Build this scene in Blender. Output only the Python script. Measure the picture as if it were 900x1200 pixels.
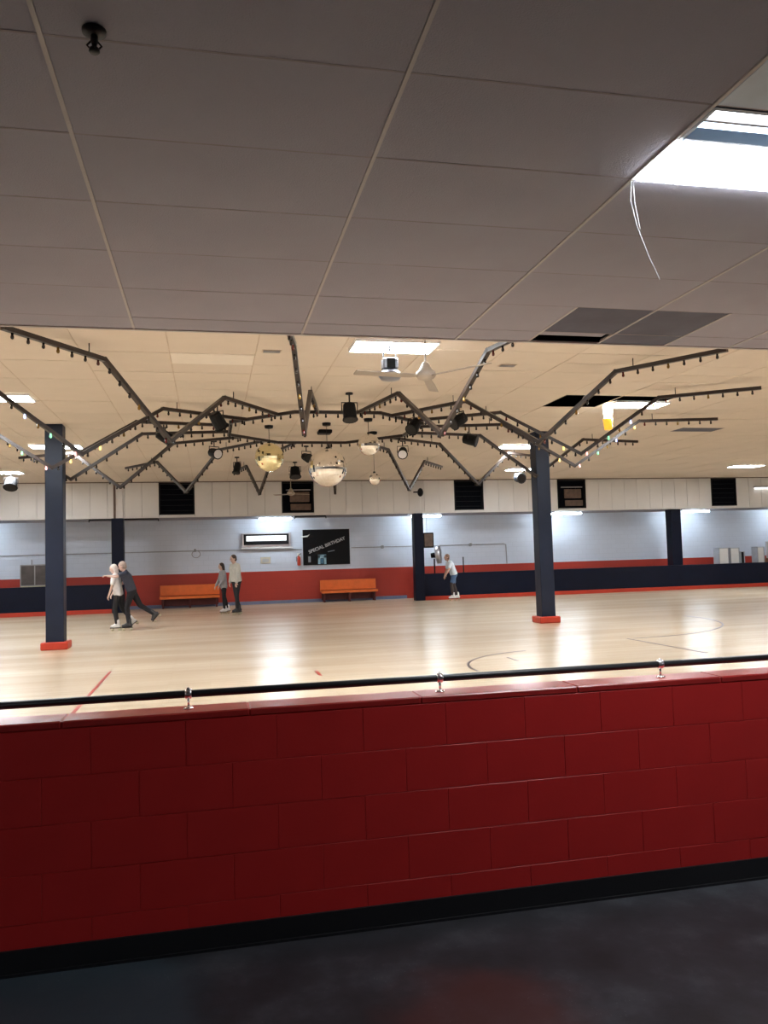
import bpy, math, random
from mathutils import Vector, Matrix
random.seed(7)
for o in list(bpy.data.objects):
    bpy.data.objects.remove(o, do_unlink=True)
S = bpy.context.scene
COL = S.collection

# ------------------------------------------------------------------ camera
EYE = 1.7225
YAW, PITCH, ROLL, FPX = 0.216778, 0.056841, -0.029084, 938.89
fw = Vector((math.sin(YAW)*math.cos(PITCH), math.cos(YAW)*math.cos(PITCH), math.sin(PITCH)))
rt = Vector((math.cos(YAW), -math.sin(YAW), 0)); up = rt.cross(fw)
rt, up = rt*math.cos(ROLL)+up*math.sin(ROLL), up*math.cos(ROLL)-rt*math.sin(ROLL)
cd = bpy.data.cameras.new('camera'); cam = bpy.data.objects.new('camera', cd); COL.objects.link(cam)
cd.sensor_fit = 'VERTICAL'; cd.sensor_height = 36; cd.lens = 36*FPX/1200; cd.clip_end = 200; cd.clip_start = .05
M3 = Matrix((rt, up, -fw)).transposed()
cam.matrix_world = Matrix.Translation((0, 0, EYE)) @ M3.to_4x4()
S.camera = cam

# ------------------------------------------------------------------ world, exposure
w = bpy.data.worlds.new('world'); S.world = w; w.use_nodes = True
w.node_tree.nodes['Background'].inputs[0].default_value = (.02, .02, .022, 1)
w.node_tree.nodes['Background'].inputs[1].default_value = 0.0
S.view_settings.view_transform = 'Standard'; S.view_settings.look = 'None'
S.view_settings.gamma = 1; S.view_settings.use_curve_mapping = False
S.view_settings.exposure = 1.0
LIGHT_RINK = 46.0      # emission of the rink ceiling fixtures
LIGHT_WALK = 54.0      # tubes over the far walkway
LIGHT_NEAR = 26.0       # troffer above the spectators

# ------------------------------------------------------------------ materials
MATS = {}
def mat(name, col, rough=.6, metal=0., var=.08, scale=6., bump=0., bscale=40., coat=0., emit=None, estr=0., spec=.5, stretch=None):
    if name in MATS: return MATS[name]
    m = bpy.data.materials.new(name); m.use_nodes = True; nt = m.node_tree; n = nt.nodes; l = nt.links
    b = n['Principled BSDF']
    b.inputs['Roughness'].default_value = rough; b.inputs['Metallic'].default_value = metal
    b.inputs['Specular IOR Level'].default_value = spec
    if coat: b.inputs['Coat Weight'].default_value = coat; b.inputs['Coat Roughness'].default_value = .12
    tc = n.new('ShaderNodeTexCoord'); src = tc.outputs['Object']
    if stretch:
        mp = n.new('ShaderNodeMapping'); mp.inputs['Scale'].default_value = stretch
        l.new(src, mp.inputs['Vector']); src = mp.outputs['Vector']
    nz = n.new('ShaderNodeTexNoise'); nz.inputs['Scale'].default_value = scale; nz.inputs['Detail'].default_value = 4
    l.new(src, nz.inputs['Vector'])
    rp = n.new('ShaderNodeValToRGB'); rp.color_ramp.elements[0].position = .3; rp.color_ramp.elements[1].position = .7
    rp.color_ramp.elements[0].color = (*[c*(1-var) for c in col], 1); rp.color_ramp.elements[1].color = (*[min(1, c*(1+var)) for c in col], 1)
    l.new(nz.outputs['Fac'], rp.inputs['Fac']); l.new(rp.outputs['Color'], b.inputs['Base Color'])
    if bump:
        nb = n.new('ShaderNodeTexNoise'); nb.inputs['Scale'].default_value = bscale; nb.inputs['Detail'].default_value = 3
        l.new(src, nb.inputs['Vector'])
        bp = n.new('ShaderNodeBump'); bp.inputs['Strength'].default_value = bump; bp.inputs['Distance'].default_value = .01
        l.new(nb.outputs['Fac'], bp.inputs['Height']); l.new(bp.outputs['Normal'], b.inputs['Normal'])
    if emit:
        b.inputs['Emission Color'].default_value = (*emit, 1); b.inputs['Emission Strength'].default_value = estr
    MATS[name] = m
    return m

def wood_floor():
    m = bpy.data.materials.new('maple_floor'); m.use_nodes = True; nt = m.node_tree; n = nt.nodes; l = nt.links
    b = n['Principled BSDF']; tc = n.new('ShaderNodeTexCoord')
    br = n.new('ShaderNodeTexBrick'); br.inputs['Scale'].default_value = 1.0
    br.inputs['Brick Width'].default_value = 1.6; br.inputs['Row Height'].default_value = .083
    br.inputs['Mortar Size'].default_value = .0012; br.offset = .37
    br.inputs['Color1'].default_value = (.80, .665, .50, 1); br.inputs['Color2'].default_value = (.74, .60, .44, 1)
    br.inputs['Mortar'].default_value = (.55, .42, .29, 1)
    l.new(tc.outputs['Object'], br.inputs['Vector'])
    mp = n.new('ShaderNodeMapping'); mp.inputs['Scale'].default_value = (.12, 1.1, 1); l.new(tc.outputs['Object'], mp.inputs['Vector'])
    nz = n.new('ShaderNodeTexNoise'); nz.inputs['Scale'].default_value = 1.0; nz.inputs['Detail'].default_value = 5; l.new(mp.outputs['Vector'], nz.inputs['Vector'])
    rp = n.new('ShaderNodeValToRGB'); rp.color_ramp.elements[0].position = .32; rp.color_ramp.elements[1].position = .66
    rp.color_ramp.elements[0].color = (.90, .86, .82, 1); rp.color_ramp.elements[1].color = (1, 1, 1, 1)
    l.new(nz.outputs['Fac'], rp.inputs['Fac'])
    mx = n.new('ShaderNodeMix'); mx.data_type = 'RGBA'; mx.blend_type = 'MULTIPLY'; mx.inputs[0].default_value = 1
    l.new(br.outputs['Color'], mx.inputs[6]); l.new(rp.outputs['Color'], mx.inputs[7]); l.new(mx.outputs[2], b.inputs['Base Color'])
    r2 = n.new('ShaderNodeMapRange'); r2.inputs['To Min'].default_value = .18; r2.inputs['To Max'].default_value = .3
    l.new(nz.outputs['Fac'], r2.inputs['Value']); l.new(r2.outputs['Result'], b.inputs['Roughness'])
    b.inputs['Specular IOR Level'].default_value = .55
    nb = n.new('ShaderNodeTexNoise'); nb.inputs['Scale'].default_value = 5; l.new(mp.outputs['Vector'], nb.inputs['Vector'])
    bp = n.new('ShaderNodeBump'); bp.inputs['Strength'].default_value = .08; bp.inputs['Distance'].default_value = .02
    l.new(nb.outputs['Fac'], bp.inputs['Height']); l.new(bp.outputs['Normal'], b.inputs['Normal'])
    return m

def concrete_floor():
    m = bpy.data.materials.new('stained_concrete'); m.use_nodes = True; nt = m.node_tree; n = nt.nodes; l = nt.links
    b = n['Principled BSDF']; tc = n.new('ShaderNodeTexCoord')
    nz = n.new('ShaderNodeTexNoise'); nz.inputs['Scale'].default_value = 2.6; nz.inputs['Detail'].default_value = 7; nz.inputs['Roughness'].default_value = .62
    l.new(tc.outputs['Object'], nz.inputs['Vector'])
    rp = n.new('ShaderNodeValToRGB'); e = rp.color_ramp.elements
    e[0].position = .32; e[0].color = (.015, .0155, .018, 1); e[1].position = .72; e[1].color = (.066, .072, .084, 1)
    q = e.new(.52); q.color = (.029, .030, .036, 1)
    l.new(nz.outputs['Fac'], rp.inputs['Fac'])
    prev = rp.outputs['Color']
    n2 = n.new('ShaderNodeTexNoise'); n2.inputs['Scale'].default_value = 3.2; n2.inputs['Detail'].default_value = 4; l.new(tc.outputs['Object'], n2.inputs['Vector'])
    for (x, y), rad, colr, fac in (((1.0, 2.95), .36, (.10, .022, .016), .5), ((-.75, 3.25), .72, (.036, .056, .072), .75), ((3.0, 2.1), .5, (.10, .022, .016), .3)):
        vm = n.new('ShaderNodeVectorMath'); vm.operation = 'DISTANCE'; vm.inputs[1].default_value = (x, y, 0)
        l.new(tc.outputs['Object'], vm.inputs[0])
        ad = n.new('ShaderNodeMath'); ad.operation = 'MULTIPLY_ADD'; ad.inputs[1].default_value = .5; l.new(n2.outputs['Fac'], ad.inputs[0]); l.new(vm.outputs['Value'], ad.inputs[2])
        mr = n.new('ShaderNodeMapRange'); mr.inputs['From Min'].default_value = rad+.33; mr.inputs['From Max'].default_value = rad+.13
        mr.inputs['To Min'].default_value = 0; mr.inputs['To Max'].default_value = fac
        l.new(ad.outputs[0], mr.inputs['Value'])
        mx = n.new('ShaderNodeMix'); mx.data_type = 'RGBA'; l.new(mr.outputs['Result'], mx.inputs[0]); l.new(prev, mx.inputs[6]); mx.inputs[7].default_value = (*colr, 1)
        prev = mx.outputs[2]
    sp = n.new('ShaderNodeTexVoronoi'); sp.inputs['Scale'].default_value = 42; l.new(tc.outputs['Object'], sp.inputs['Vector'])
    s2 = n.new('ShaderNodeMapRange'); s2.inputs['From Min'].default_value = .13; s2.inputs['From Max'].default_value = .06; s2.inputs['To Max'].default_value = .6
    l.new(sp.outputs['Distance'], s2.inputs['Value'])
    gate = n.new('ShaderNodeMath'); gate.operation = 'MULTIPLY'; l.new(s2.outputs['Result'], gate.inputs[0])
    gr = n.new('ShaderNodeMapRange'); gr.inputs['From Min'].default_value = .5; gr.inputs['From Max'].default_value = .7; l.new(nz.outputs['Fac'], gr.inputs['Value']); l.new(gr.outputs['Result'], gate.inputs[1])
    mx = n.new('ShaderNodeMix'); mx.data_type = 'RGBA'; l.new(gate.outputs[0], mx.inputs[0]); l.new(prev, mx.inputs[6]); mx.inputs[7].default_value = (.3, .3, .3, 1)
    l.new(mx.outputs[2], b.inputs['Base Color'])
    b.inputs['Roughness'].default_value = .5; b.inputs['Specular IOR Level'].default_value = .35
    bp = n.new('ShaderNodeBump'); bp.inputs['Strength'].default_value = .25; bp.inputs['Distance'].default_value = .01
    l.new(nz.outputs['Fac'], bp.inputs['Height']); l.new(bp.outputs['Normal'], b.inputs['Normal'])
    return m

def block_paint(name, col, coldown=None, split=None):
    """painted concrete block wall far away: block courses as fine relief; optional two-colour paint split at a height"""
    m = bpy.data.materials.new(name); m.use_nodes = True; nt = m.node_tree; n = nt.nodes; l = nt.links
    b = n['Principled BSDF']; tc = n.new('ShaderNodeTexCoord'); sx = n.new('ShaderNodeSeparateXYZ'); l.new(tc.outputs['Object'], sx.inputs[0])
    cx = n.new('ShaderNodeCombineXYZ'); l.new(sx.outputs['X'], cx.inputs['X']); l.new(sx.outputs['Z'], cx.inputs['Y'])
    br = n.new('ShaderNodeTexBrick'); br.inputs['Scale'].default_value = 1; br.inputs['Brick Width'].default_value = .4064; br.inputs['Row Height'].default_value = .2032
    br.inputs['Mortar Size'].default_value = .006; br.inputs['Mortar Smooth'].default_value = .4
    br.inputs['Color1'].default_value = (1, 1, 1, 1); br.inputs['Color2'].default_value = (.97, .97, .97, 1); br.inputs['Mortar'].default_value = (.86, .86, .86, 1)
    l.new(cx.outputs[0], br.inputs['Vector'])
    rgb = n.new('ShaderNodeValToRGB'); rgb.color_ramp.interpolation = 'CONSTANT'
    rgb.color_ramp.elements[0].color = (*(coldown or col), 1); rgb.color_ramp.elements[1].position = .5; rgb.color_ramp.elements[1].color = (*col, 1)
    if split:
        mr = n.new('ShaderNodeMapRange'); mr.inputs['From Min'].default_value = split-1; mr.inputs['From Max'].default_value = split+1
        l.new(sx.outputs['Z'], mr.inputs['Value']); l.new(mr.outputs['Result'], rgb.inputs['Fac'])
    else: rgb.inputs['Fac'].default_value = 1
    mx = n.new('ShaderNodeMix'); mx.data_type = 'RGBA'; mx.blend_type = 'MULTIPLY'; mx.inputs[0].default_value = 1
    l.new(rgb.outputs['Color'], mx.inputs[6]); l.new(br.outputs['Color'], mx.inputs[7]); l.new(mx.outputs[2], b.inputs['Base Color'])
    b.inputs['Roughness'].default_value = .5
    bp = n.new('ShaderNodeBump'); bp.inputs['Strength'].default_value = .4; bp.inputs['Distance'].default_value = .004; bp.invert = True
    l.new(br.outputs['Fac'], bp.inputs['Height']); l.new(bp.outputs['Normal'], b.inputs['Normal'])
    return m

m_wood = wood_floor(); m_conc = concrete_floor()
m_red = mat('red_block_paint', (.50, .021, .020), .40, var=.06, scale=2.5, bump=.05, bscale=60, spec=.35)
m_redcap = mat('red_cap_paint', (.36, .016, .014), .30, var=.08, scale=3, spec=.6)
m_redtrim = mat('red_trim_paint', (.52, .045, .02), .45, var=.06)
m_blackbase = mat('black_rubber_base', (.006, .006, .008), .5)
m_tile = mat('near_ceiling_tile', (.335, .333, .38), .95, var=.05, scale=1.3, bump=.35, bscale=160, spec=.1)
m_tbar = mat('ceiling_grid_bar', (.43, .41, .40), .6, var=.05)
m_gap = mat('tile_joint_bar', (.26, .24, .25), .9, var=.2)  # darker grey of the thin cross tees between tiles
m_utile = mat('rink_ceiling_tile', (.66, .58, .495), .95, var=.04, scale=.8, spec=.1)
m_ubar = mat('rink_ceiling_bar', (.55, .45, .35), .9, var=.1)
m_void = mat('dark_plenum', (.004, .0045, .007), .95, spec=.05)  # near-black: the shade inside openings is put into this colour
m_dtile = mat('dark_grey_ceiling_panel', (.085, .09, .122), .9, var=.12, scale=4)
m_soff = mat('beige_soffit_panel', (.70, .685, .68), .7, var=.04, scale=1.)
m_navy = mat('navy_paint', (.0026, .0055, .020), .5, var=.15, scale=3, spec=.2)
m_col = mat('navy_column_paint', (.010, .0165, .037), .45, var=.12, scale=3, spec=.3)
m_wall = block_paint('white_block_over_red', (.60, .65, .76), (.40, .032, .018), 1.31)
m_sidew = block_paint('pale_block_wall', (.5, .48, .46))
m_bluebase = mat('slate_blue_base', (.16, .19, .30), .5)
m_rail = mat('black_rail_rubber', (.010, .011, .014), .38)
m_chrome = mat('chrome', (.82, .80, .80), .12, metal=1, var=.02)
m_arm = mat('dark_bronze_track', (.024, .0145, .0105), .4, spec=.5, var=.12)
m_black = mat('black_plastic', (.004, .004, .005), .55, spec=.2)
m_blackm = mat('black_metal', (.012, .010, .010), .45, spec=.3)
m_silver = mat('brushed_silver', (.62, .63, .68), .28, metal=1, var=.05)
m_white = mat('white_enamel', (.82, .82, .82), .4, var=.03)
m_grey = mat('grey_metal', (.30, .30, .32), .5, var=.1)
m_brown = mat('brown_inner_panel', (.13, .085, .065), .7, var=.25)
m_orange = mat('orange_bench_paint', (.80, .17, .03), .42, var=.06)
m_maroon = mat('dark_red_bench_paint', (.10, .012, .012), .5)
m_lens_off = mat('cream_unlit_lens', (.76, .70, .62), .7, var=.02)
m_mirror = mat('mirror_facets', (.90, .88, .84), .06, metal=1, var=.03)
m_gold = mat('gold_mirror_facets', (.92, .84, .52), .06, metal=1, var=.04)
m_lightR = mat('lit_diffuser_rink', (.9, .9, .9), .5, emit=(.90, .96, 1), estr=LIGHT_RINK)
m_lightW = mat('lit_tube_walkway', (.9, .9, .9), .5, emit=(.78, .92, 1), estr=LIGHT_WALK)
m_lightN = mat('lit_lens_near', (.9, .9, .9), .5, emit=(.92, .95, 1), estr=LIGHT_NEAR)
m_reflector = mat('white_reflector', (.10, .14, .18), .35)
m_hunglens = mat('glowing_hung_lens', (.9, .9, .9), .5, emit=(1, .95, .85), estr=6)  # emission put in for the lit look of the dropped lens
m_yellow = mat('orange_yellow_plastic', (.95, .52, .04), .4, emit=(1, .55, .05), estr=.35)  # the cup is no lamp; its faint glow is put in
m_line_red = mat('red_floor_paint', (.42, .05, .03), .35)
m_line_dark = mat('dark_floor_paint', (.10, .06, .05), .35)
m_string = mat('white_string', (.25, .245, .25), .8)

# ------------------------------------------------------------------ mesh building
class MB:
    def __init__(s): s.v = []; s.f = []
    def add(s, v, f):
        o = len(s.v); s.v += [tuple(p) for p in v]; s.f += [tuple(i+o for i in q) for q in f]; return s
    def box(s, x0, x1, y0, y1, z0, z1):
        return s.add([(x0,y0,z0),(x1,y0,z0),(x1,y1,z0),(x0,y1,z0),(x0,y0,z1),(x1,y0,z1),(x1,y1,z1),(x0,y1,z1)],
                     [(0,3,2,1),(4,5,6,7),(0,1,5,4),(1,2,6,5),(2,3,7,6),(3,0,4,7)])
    def cbox(s, x0, x1, y0, y1, z0, z1, c):
        """box with all edges chamfered"""
        v = []; f = []
        X = (x0, x1); Y = (y0, y1); Z = (z0, z1); idx = {}
        for i in (0, 1):
            for j in (0, 1):
                for k in (0, 1):
                    for ax in range(3):
                        p = [X[i], Y[j], Z[k]]
                        for a, (q, sg) in enumerate(((i, 0), (j, 1), (k, 2))):
                            if a != ax: p[a] += c*(1-2*q)
                        idx[(i, j, k, ax)] = len(v); v.append(p)
        g = lambda i, j, k, a: idx[(i, j, k, a)]
        for i in (0, 1): f.append([g(i,0,0,0), g(i,1,0,0), g(i,1,1,0), g(i,0,1,0)][::(1 if i else -1)])
        for j in (0, 1): f.append([g(0,j,0,1), g(0,j,1,1), g(1,j,1,1), g(1,j,0,1)][::(1 if j else -1)])
        for k in (0, 1): f.append([g(0,0,k,2), g(1,0,k,2), g(1,1,k,2), g(0,1,k,2)][::(1 if k else -1)])
        for j in (0, 1):
            for k in (0, 1): f.append([g(0,j,k,1), g(1,j,k,1), g(1,j,k,2), g(0,j,k,2)])
        for i in (0, 1):
            for k in (0, 1): f.append([g(i,0,k,0), g(i,1,k,0), g(i,1,k,2), g(i,0,k,2)])
        for i in (0, 1):
            for j in (0, 1): f.append([g(i,j,0,0), g(i,j,1,0), g(i,j,1,1), g(i,j,0,1)])
        for i in (0, 1):
            for j in (0, 1):
                for k in (0, 1): f.append([g(i,j,k,0), g(i,j,k,1), g(i,j,k,2)])
        return s.add(v, f)
    def obar(s, a, b, wx, wz, upv=(0, 0, 1)):
        """rectangular bar from a to b, width wx sideways, wz along up"""
        a = Vector(a); b = Vector(b); d = (b-a).normalized(); u = Vector(upv); sd = d.cross(u)
        if sd.length < 1e-4: sd = Vector((1, 0, 0))
        sd.normalize(); u = sd.cross(d).normalized(); v = []
        for p in (a, b):
            for q, r in ((-1,-1),(1,-1),(1,1),(-1,1)): v.append(p+sd*(q*wx/2)+u*(r*wz/2))
        return s.add(v, [(0,1,2,3),(7,6,5,4),(0,4,5,1),(1,5,6,2),(2,6,7,3),(3,7,4,0)])
    def tube(s, pts, r, n=8, cap=True):
        pts = [Vector(p) for p in pts]; rings = []; v = []; f = []
        rr = r if isinstance(r, (list, tuple)) else [r]*len(pts)
        prev = None
        for i, p in enumerate(pts):
            d = (pts[min(i+1, len(pts)-1)]-pts[max(i-1, 0)]).normalized()
            if prev is None:
                a = Vector((0, 0, 1)) if abs(d.z) < .9 else Vector((1, 0, 0)); sd = d.cross(a).normalized()
            else: sd = (prev-d*prev.dot(d)).normalized()
            prev = sd; u = d.cross(sd)
            for k in range(n):
                t = 2*math.pi*k/n; v.append(p+sd*(rr[i]*math.cos(t))+u*(rr[i]*math.sin(t)))
        for i in range(len(pts)-1):
            for k in range(n): f.append((i*n+k, i*n+(k+1) % n, (i+1)*n+(k+1) % n, (i+1)*n+k))
        if cap: f.append(tuple(range(n))[::-1]); f.append(tuple((len(pts)-1)*n+k for k in range(n)))
        return s.add(v, f)
    def lathe(s, prof, c=(0, 0, 0), axis=(0, 0, 1), n=16):
        """prof: list of (radius, along-axis)"""
        ax = Vector(axis).normalized(); a = Vector((1, 0, 0)) if abs(ax.x) < .9 else Vector((0, 1, 0))
        e1 = ax.cross(a).normalized(); e2 = ax.cross(e1); c = Vector(c); v = []; f = []
        for r, h in prof:
            for k in range(n):
                t = 2*math.pi*k/n; v.append(c+ax*h+e1*(r*math.cos(t))+e2*(r*math.sin(t)))
        for i in range(len(prof)-1):
            for k in range(n): f.append((i*n+k, i*n+(k+1) % n, (i+1)*n+(k+1) % n, (i+1)*n+k))
        f.append(tuple(range(n))[::-1]); f.append(tuple((len(prof)-1)*n+k for k in range(n)))
        return s.add(v, f)
    def ell(s, c, r, n=16, m=10, R=None):
        v = []; f = []; c = Vector(c)
        for i in range(m+1):
            th = math.pi*i/m
            for k in range(n):
                ph = 2*math.pi*k/n
                p = Vector((r[0]*math.sin(th)*math.cos(ph), r[1]*math.sin(th)*math.sin(ph), r[2]*math.cos(th)))
                v.append(c+(R @ p if R else p))
        for i in range(m):
            for k in range(n):
                a, b_, d, e = i*n+k, i*n+(k+1) % n, (i+1)*n+(k+1) % n, (i+1)*n+k
                if i == 0: f.append((a, d, e))
                elif i == m-1: f.append((a, b_, e))
                else: f.append((a, b_, d, e))
        return s.add(v, f)
    def capsule(s, a, b, ra, rb, n=12, m=4):
        a = Vector(a); b = Vector(b); d = b-a
        L = d.length
        if L < 1e-5: return s.ell(a, (ra, ra, ra))
        d = d/L; pts = []; rs = []
        for i in range(m): t = math.pi/2*(i+.3)/(m+.3-1+.7); pts.append(a-d*(ra*math.cos(t))); rs.append(ra*math.sin(t))
        pts += [a, b]; rs += [ra, rb]
        for i in reversed(range(m)): t = math.pi/2*(i+.3)/(m+.3-1+.7); pts.append(b+d*(rb*math.cos(t))); rs.append(rb*math.sin(t))
        return s.tube(pts, rs, n)
    def mesh(s, name, m, smooth=False):
        me = bpy.data.meshes.new(name); me.from_pydata(s.v, [], s.f); me.update()
        import bmesh
        bm = bmesh.new(); bm.from_mesh(me); bmesh.ops.recalc_face_normals(bm, faces=bm.faces); bm.to_mesh(me); bm.free()
        if smooth:
            for p in me.polygons: p.use_smooth = True
        me.materials.append(m); return me
    def build(s, name, m, parent=None, smooth=False):
        return inst(name, s.mesh(name, m, smooth), parent)
def inst(name, me, parent=None, loc=None, rz=None):
    o = bpy.data.objects.new(name, me); COL.objects.link(o)
    if parent: o.parent = parent
    if loc is not None: o.location = loc
    if rz is not None: o.rotation_euler = (0, 0, rz)
    return o
def tag(o, label=None, cat=None, group=None, kind=None):
    if label: o['label'] = label
    if cat: o['category'] = cat
    if group: o['group'] = group
    if kind: o['kind'] = kind
    return o
def thing(name, loc, label, cat, group=None, rz=0):
    o = bpy.data.objects.new(name, None); COL.objects.link(o); o.location = loc; o.rotation_euler = (0, 0, rz); o.empty_display_size = .1
    return tag(o, label, cat, group)
def struct(name, mb, m, label, parent=None):
    o = mb.build(name, m, parent); return tag(o, label, None, None, 'structure')

# ================================================================== SETTING
XL, XR = -12.0, 28.0
Y_WALL, WALL_T = 3.7696, .194        # near block wall
Y_EDGE = 6.0                          # edge of the low ceiling
Y_SOF = 30.6                          # far soffit, far half wall
Y_BACK = 32.6                         # far block wall
Z_LOW, Z_HI = 3.4297, 4.76
GX, GY, TX, TY = -.5015, 2.6517, 1.2192, .6096

struct('floor_rink', MB().box(XL, XR, Y_WALL+WALL_T, Y_BACK, -.12, 0), m_wood, 'polished pale maple skating floor')
struct('floor_spectator', MB().box(XL, XR, -6, Y_WALL+.02, -.12, 0), m_conc, 'dark stained concrete floor in front of the red block wall')
struct('wall_back', MB().box(XL, XR, Y_BACK, Y_BACK+.2, -.1, Z_HI), m_wall, 'white block wall with red lower band at the far end')
struct('wall_left', MB().box(XL-.2, XL, -6, Y_BACK, -.1, Z_HI+.4), m_sidew, 'pale block side wall on the left')
struct('wall_right', MB().box(XR, XR+.2, -6, Y_BACK, -.1, Z_HI+.4), m_sidew, 'pale block side wall on the right')
struct('wall_behind', MB().box(XL, XR, -6.2, -6, -.1, Z_HI), m_sidew, 'pale block wall behind the spectator area')
struct('baseboard_back', MB().box(-3.3, 8.05, Y_BACK-.03, Y_BACK, 0, .13), m_bluebase, 'slate blue base strip under the red wall')
struct('ceiling_far', MB().box(XL, XR, Y_SOF+.1, Y_BACK, Z_LOW, Z_LOW+.05), m_tile, 'low ceiling over the far walkway')

# floor lines
fl = bpy.data.objects['floor_rink']
def fline(a, b, wd, m):
    o = MB().obar((*a, .001), (*b, .001), wd, .002).build('painted_line', m, fl)
def farc(c, r, a0, a1, wd, m):
    n = 40; v = []; f = []
    for i in range(n+1):
        t = math.radians(a0+(a1-a0)*i/n)
        for rr in (r-wd/2, r+wd/2):
            for z in (0, .002): v.append((c[0]+rr*math.cos(t), c[1]+rr*math.sin(t), z))
    for i in range(n): k = 4*i; f += [(k+1, k+3, k+7, k+5), (k, k+4, k+6, k+2), (k, k+1, k+5, k+4), (k+2, k+6, k+7, k+3)]
    MB().add(v, f).build('painted_line', m, fl)
fline((-1.59, 13.85), (-1.59, 7.5), .05, m_line_red)
fline((1.6, 11.95), (1.6, 12.5), .05, m_line_red)
fline((4.85, 12.3), (4.85, 12.75), .04, m_line_dark)
fline((8.0, 14.45), (8.0, 11.9), .045, m_line_dark)
farc((5.8, 11.6), 1.92, 100, 185, .045, m_line_dark)
farc((8.1, 18.3), 3.86, -90, 5, .045, m_line_dark)

# ---- near block wall: every block a part
core = MB().box(XL, XR, Y_WALL+.004, Y_WALL+WALL_T-.004, 0, 1.05-.004)
wallf = struct('wall_front', core, m_red, 'red painted concrete block half wall across the foreground')
BW, BH = .4064, .2032
bx0 = 1.1052
blk = MB().cbox(.0007, BW-.0007, 0, .06, .0007, BH-.0007, .0016).mesh('concrete_block', m_red)
cap = MB().cbox(.001, BW*2-.001, 0, WALL_T, 0, .034, .006).mesh('cap_block', m_redcap)
rest = MB()
for c in range(5):
    for k in range(-34, 66):
        x = bx0+BW*(k+(.5 if c % 2 else 0)); z = 1.016-BH*(c+1)
        if x+BW < XL+.5 or x > XR-.5: continue
        if -2.7 < x < 4.4:
            o = inst('concrete_block', blk, wallf, (x, Y_WALL+random.uniform(-.0004, .0004), z))
        else: rest.cbox(x+.0015, x+BW-.0015, Y_WALL, Y_WALL+.06, z+.0015, z+BH-.0015, .003)
for k in range(-16, 33):
    x = bx0+BW*2*k-.12
    if -3.2 < x < 4.4: inst('cap_block', cap, wallf, (x, Y_WALL-.002, 1.016))
    else: rest.cbox(x+.001, x+2*BW-.001, Y_WALL-.002, Y_WALL+WALL_T-.002, 1.016, 1.05, .006)
tag(rest.build('block_courses', m_red, wallf), 'red blocks of the wall beyond the view', kind='stuff')
struct('baseboard_front', MB().box(XL, XR, Y_WALL-.012, Y_WALL, 0, .104).box(XL, XR, Y_WALL-.022, Y_WALL-.012, 0, .012), m_blackbase, 'black rubber cove base along the red block wall')

# ---- near low ceiling
ceil = struct('ceiling', MB().box(XL, XR, -6, Y_EDGE-.06, Z_LOW+.3, Z_LOW+.35), m_void, 'low grey tile ceiling over the spectators')
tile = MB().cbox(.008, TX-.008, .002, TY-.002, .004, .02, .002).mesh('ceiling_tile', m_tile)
troff_x, troff_y = GX+2*TX, GY
rest = MB()
dark = {}
for k in range(-9, 23):
    for r in range(-15, 6):
        x = GX+TX*k; y = GY+TY*r
        if x < XL or x+TX > XR or y < -6.2: continue
        if k == 2 and r in (0, -1): continue                  # fixture bays
        y1 = min(y+TY, Y_EDGE)
        if r == 4 and k in (2, 3): continue                   # dark panels, below
        if r == 5 and k in (2, 3): continue
        if r == 5:
            rest_t = MB().cbox(x+.008, x+TX-.008, y+.002, Y_EDGE-.02, Z_LOW+.004, Z_LOW+.02, .002)
            if -6 <= k <= 8: rest_t.build('ceiling_tile', m_tile, ceil)
            else: rest.add(rest_t.v, rest_t.f)
        elif -5 <= k <= 6 and r >= -7:
            inst('ceiling_tile', tile, ceil, (x, y, Z_LOW+random.uniform(-.001, .001)))
        else: rest.cbox(x+.008, x+TX-.008, y+.002, y+TY-.002, Z_LOW+.004, Z_LOW+.02, .002)
tag(rest.build('tile_field', m_tile, ceil), 'grey ceiling tiles beyond the view', kind='stuff')
# half-size tiles and dark panels near the edge
H2 = TX/2
for k, half, r, m, dz in ((2, 0, 4, m_tile, 0), (2, 1, 4, m_dtile, .0), (3, 0, 4, m_dtile, .0), (3, 1, 4, m_tile, 0),
                          (2, 0, 5, m_tile, 0), (3, 0, 5, m_dtile, .0), (3, 1, 5, m_tile, 0)):
    x = GX+TX*k+H2*half; y = GY+TY*r; y1 = y+TY if r == 4 else Y_EDGE-.02
    o = MB().cbox(x+.006, x+H2-.006, y+.004, y1-.004, Z_LOW+.004+dz, Z_LOW+.02+dz, .002).build('ceiling_tile', m, ceil)
    if m is m_dtile: o['label'] = 'dark grey replacement ceiling panel'
x = GX+TX*2+H2; y = GY+TY*5
MB().cbox(x+.006, x+H2-.06, y+.004, y+.09, Z_LOW+.004, Z_LOW+.02, .002).build('ceiling_tile', m_tile, ceil)['label'] = 'narrow cut strip of ceiling tile beside the black gap'
tag(MB().box(x, x+H2, y+.06, Y_EDGE-.03, Z_LOW+.22, Z_LOW+.23).box(x, x+H2, y+.05, y+.06, Z_LOW+.03, Z_LOW+.22).box(x-.01, x, y+.06, Y_EDGE-.06, Z_LOW+.03, Z_LOW+.22).box(x+H2, x+H2+.01, y+.06, Y_EDGE-.06, Z_LOW+.03, Z_LOW+.22).box(x, x+H2, Y_EDGE-.078, Y_EDGE-.066, Z_LOW+.0, Z_LOW+.22).build('void_shade_panels', m_void, ceil), 'black panels standing in for the dark above the missing tile')  # black panels paint the darkness above the missing tile
for k in range(-9, 24):
    xx = GX+TX*k
    if not XL < xx < XR: continue
    MB().box(xx-.008, xx+.008, -6, Y_EDGE-.02, Z_LOW-.002, Z_LOW+.012).build('grid_runner', m_tbar, ceil)
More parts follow.
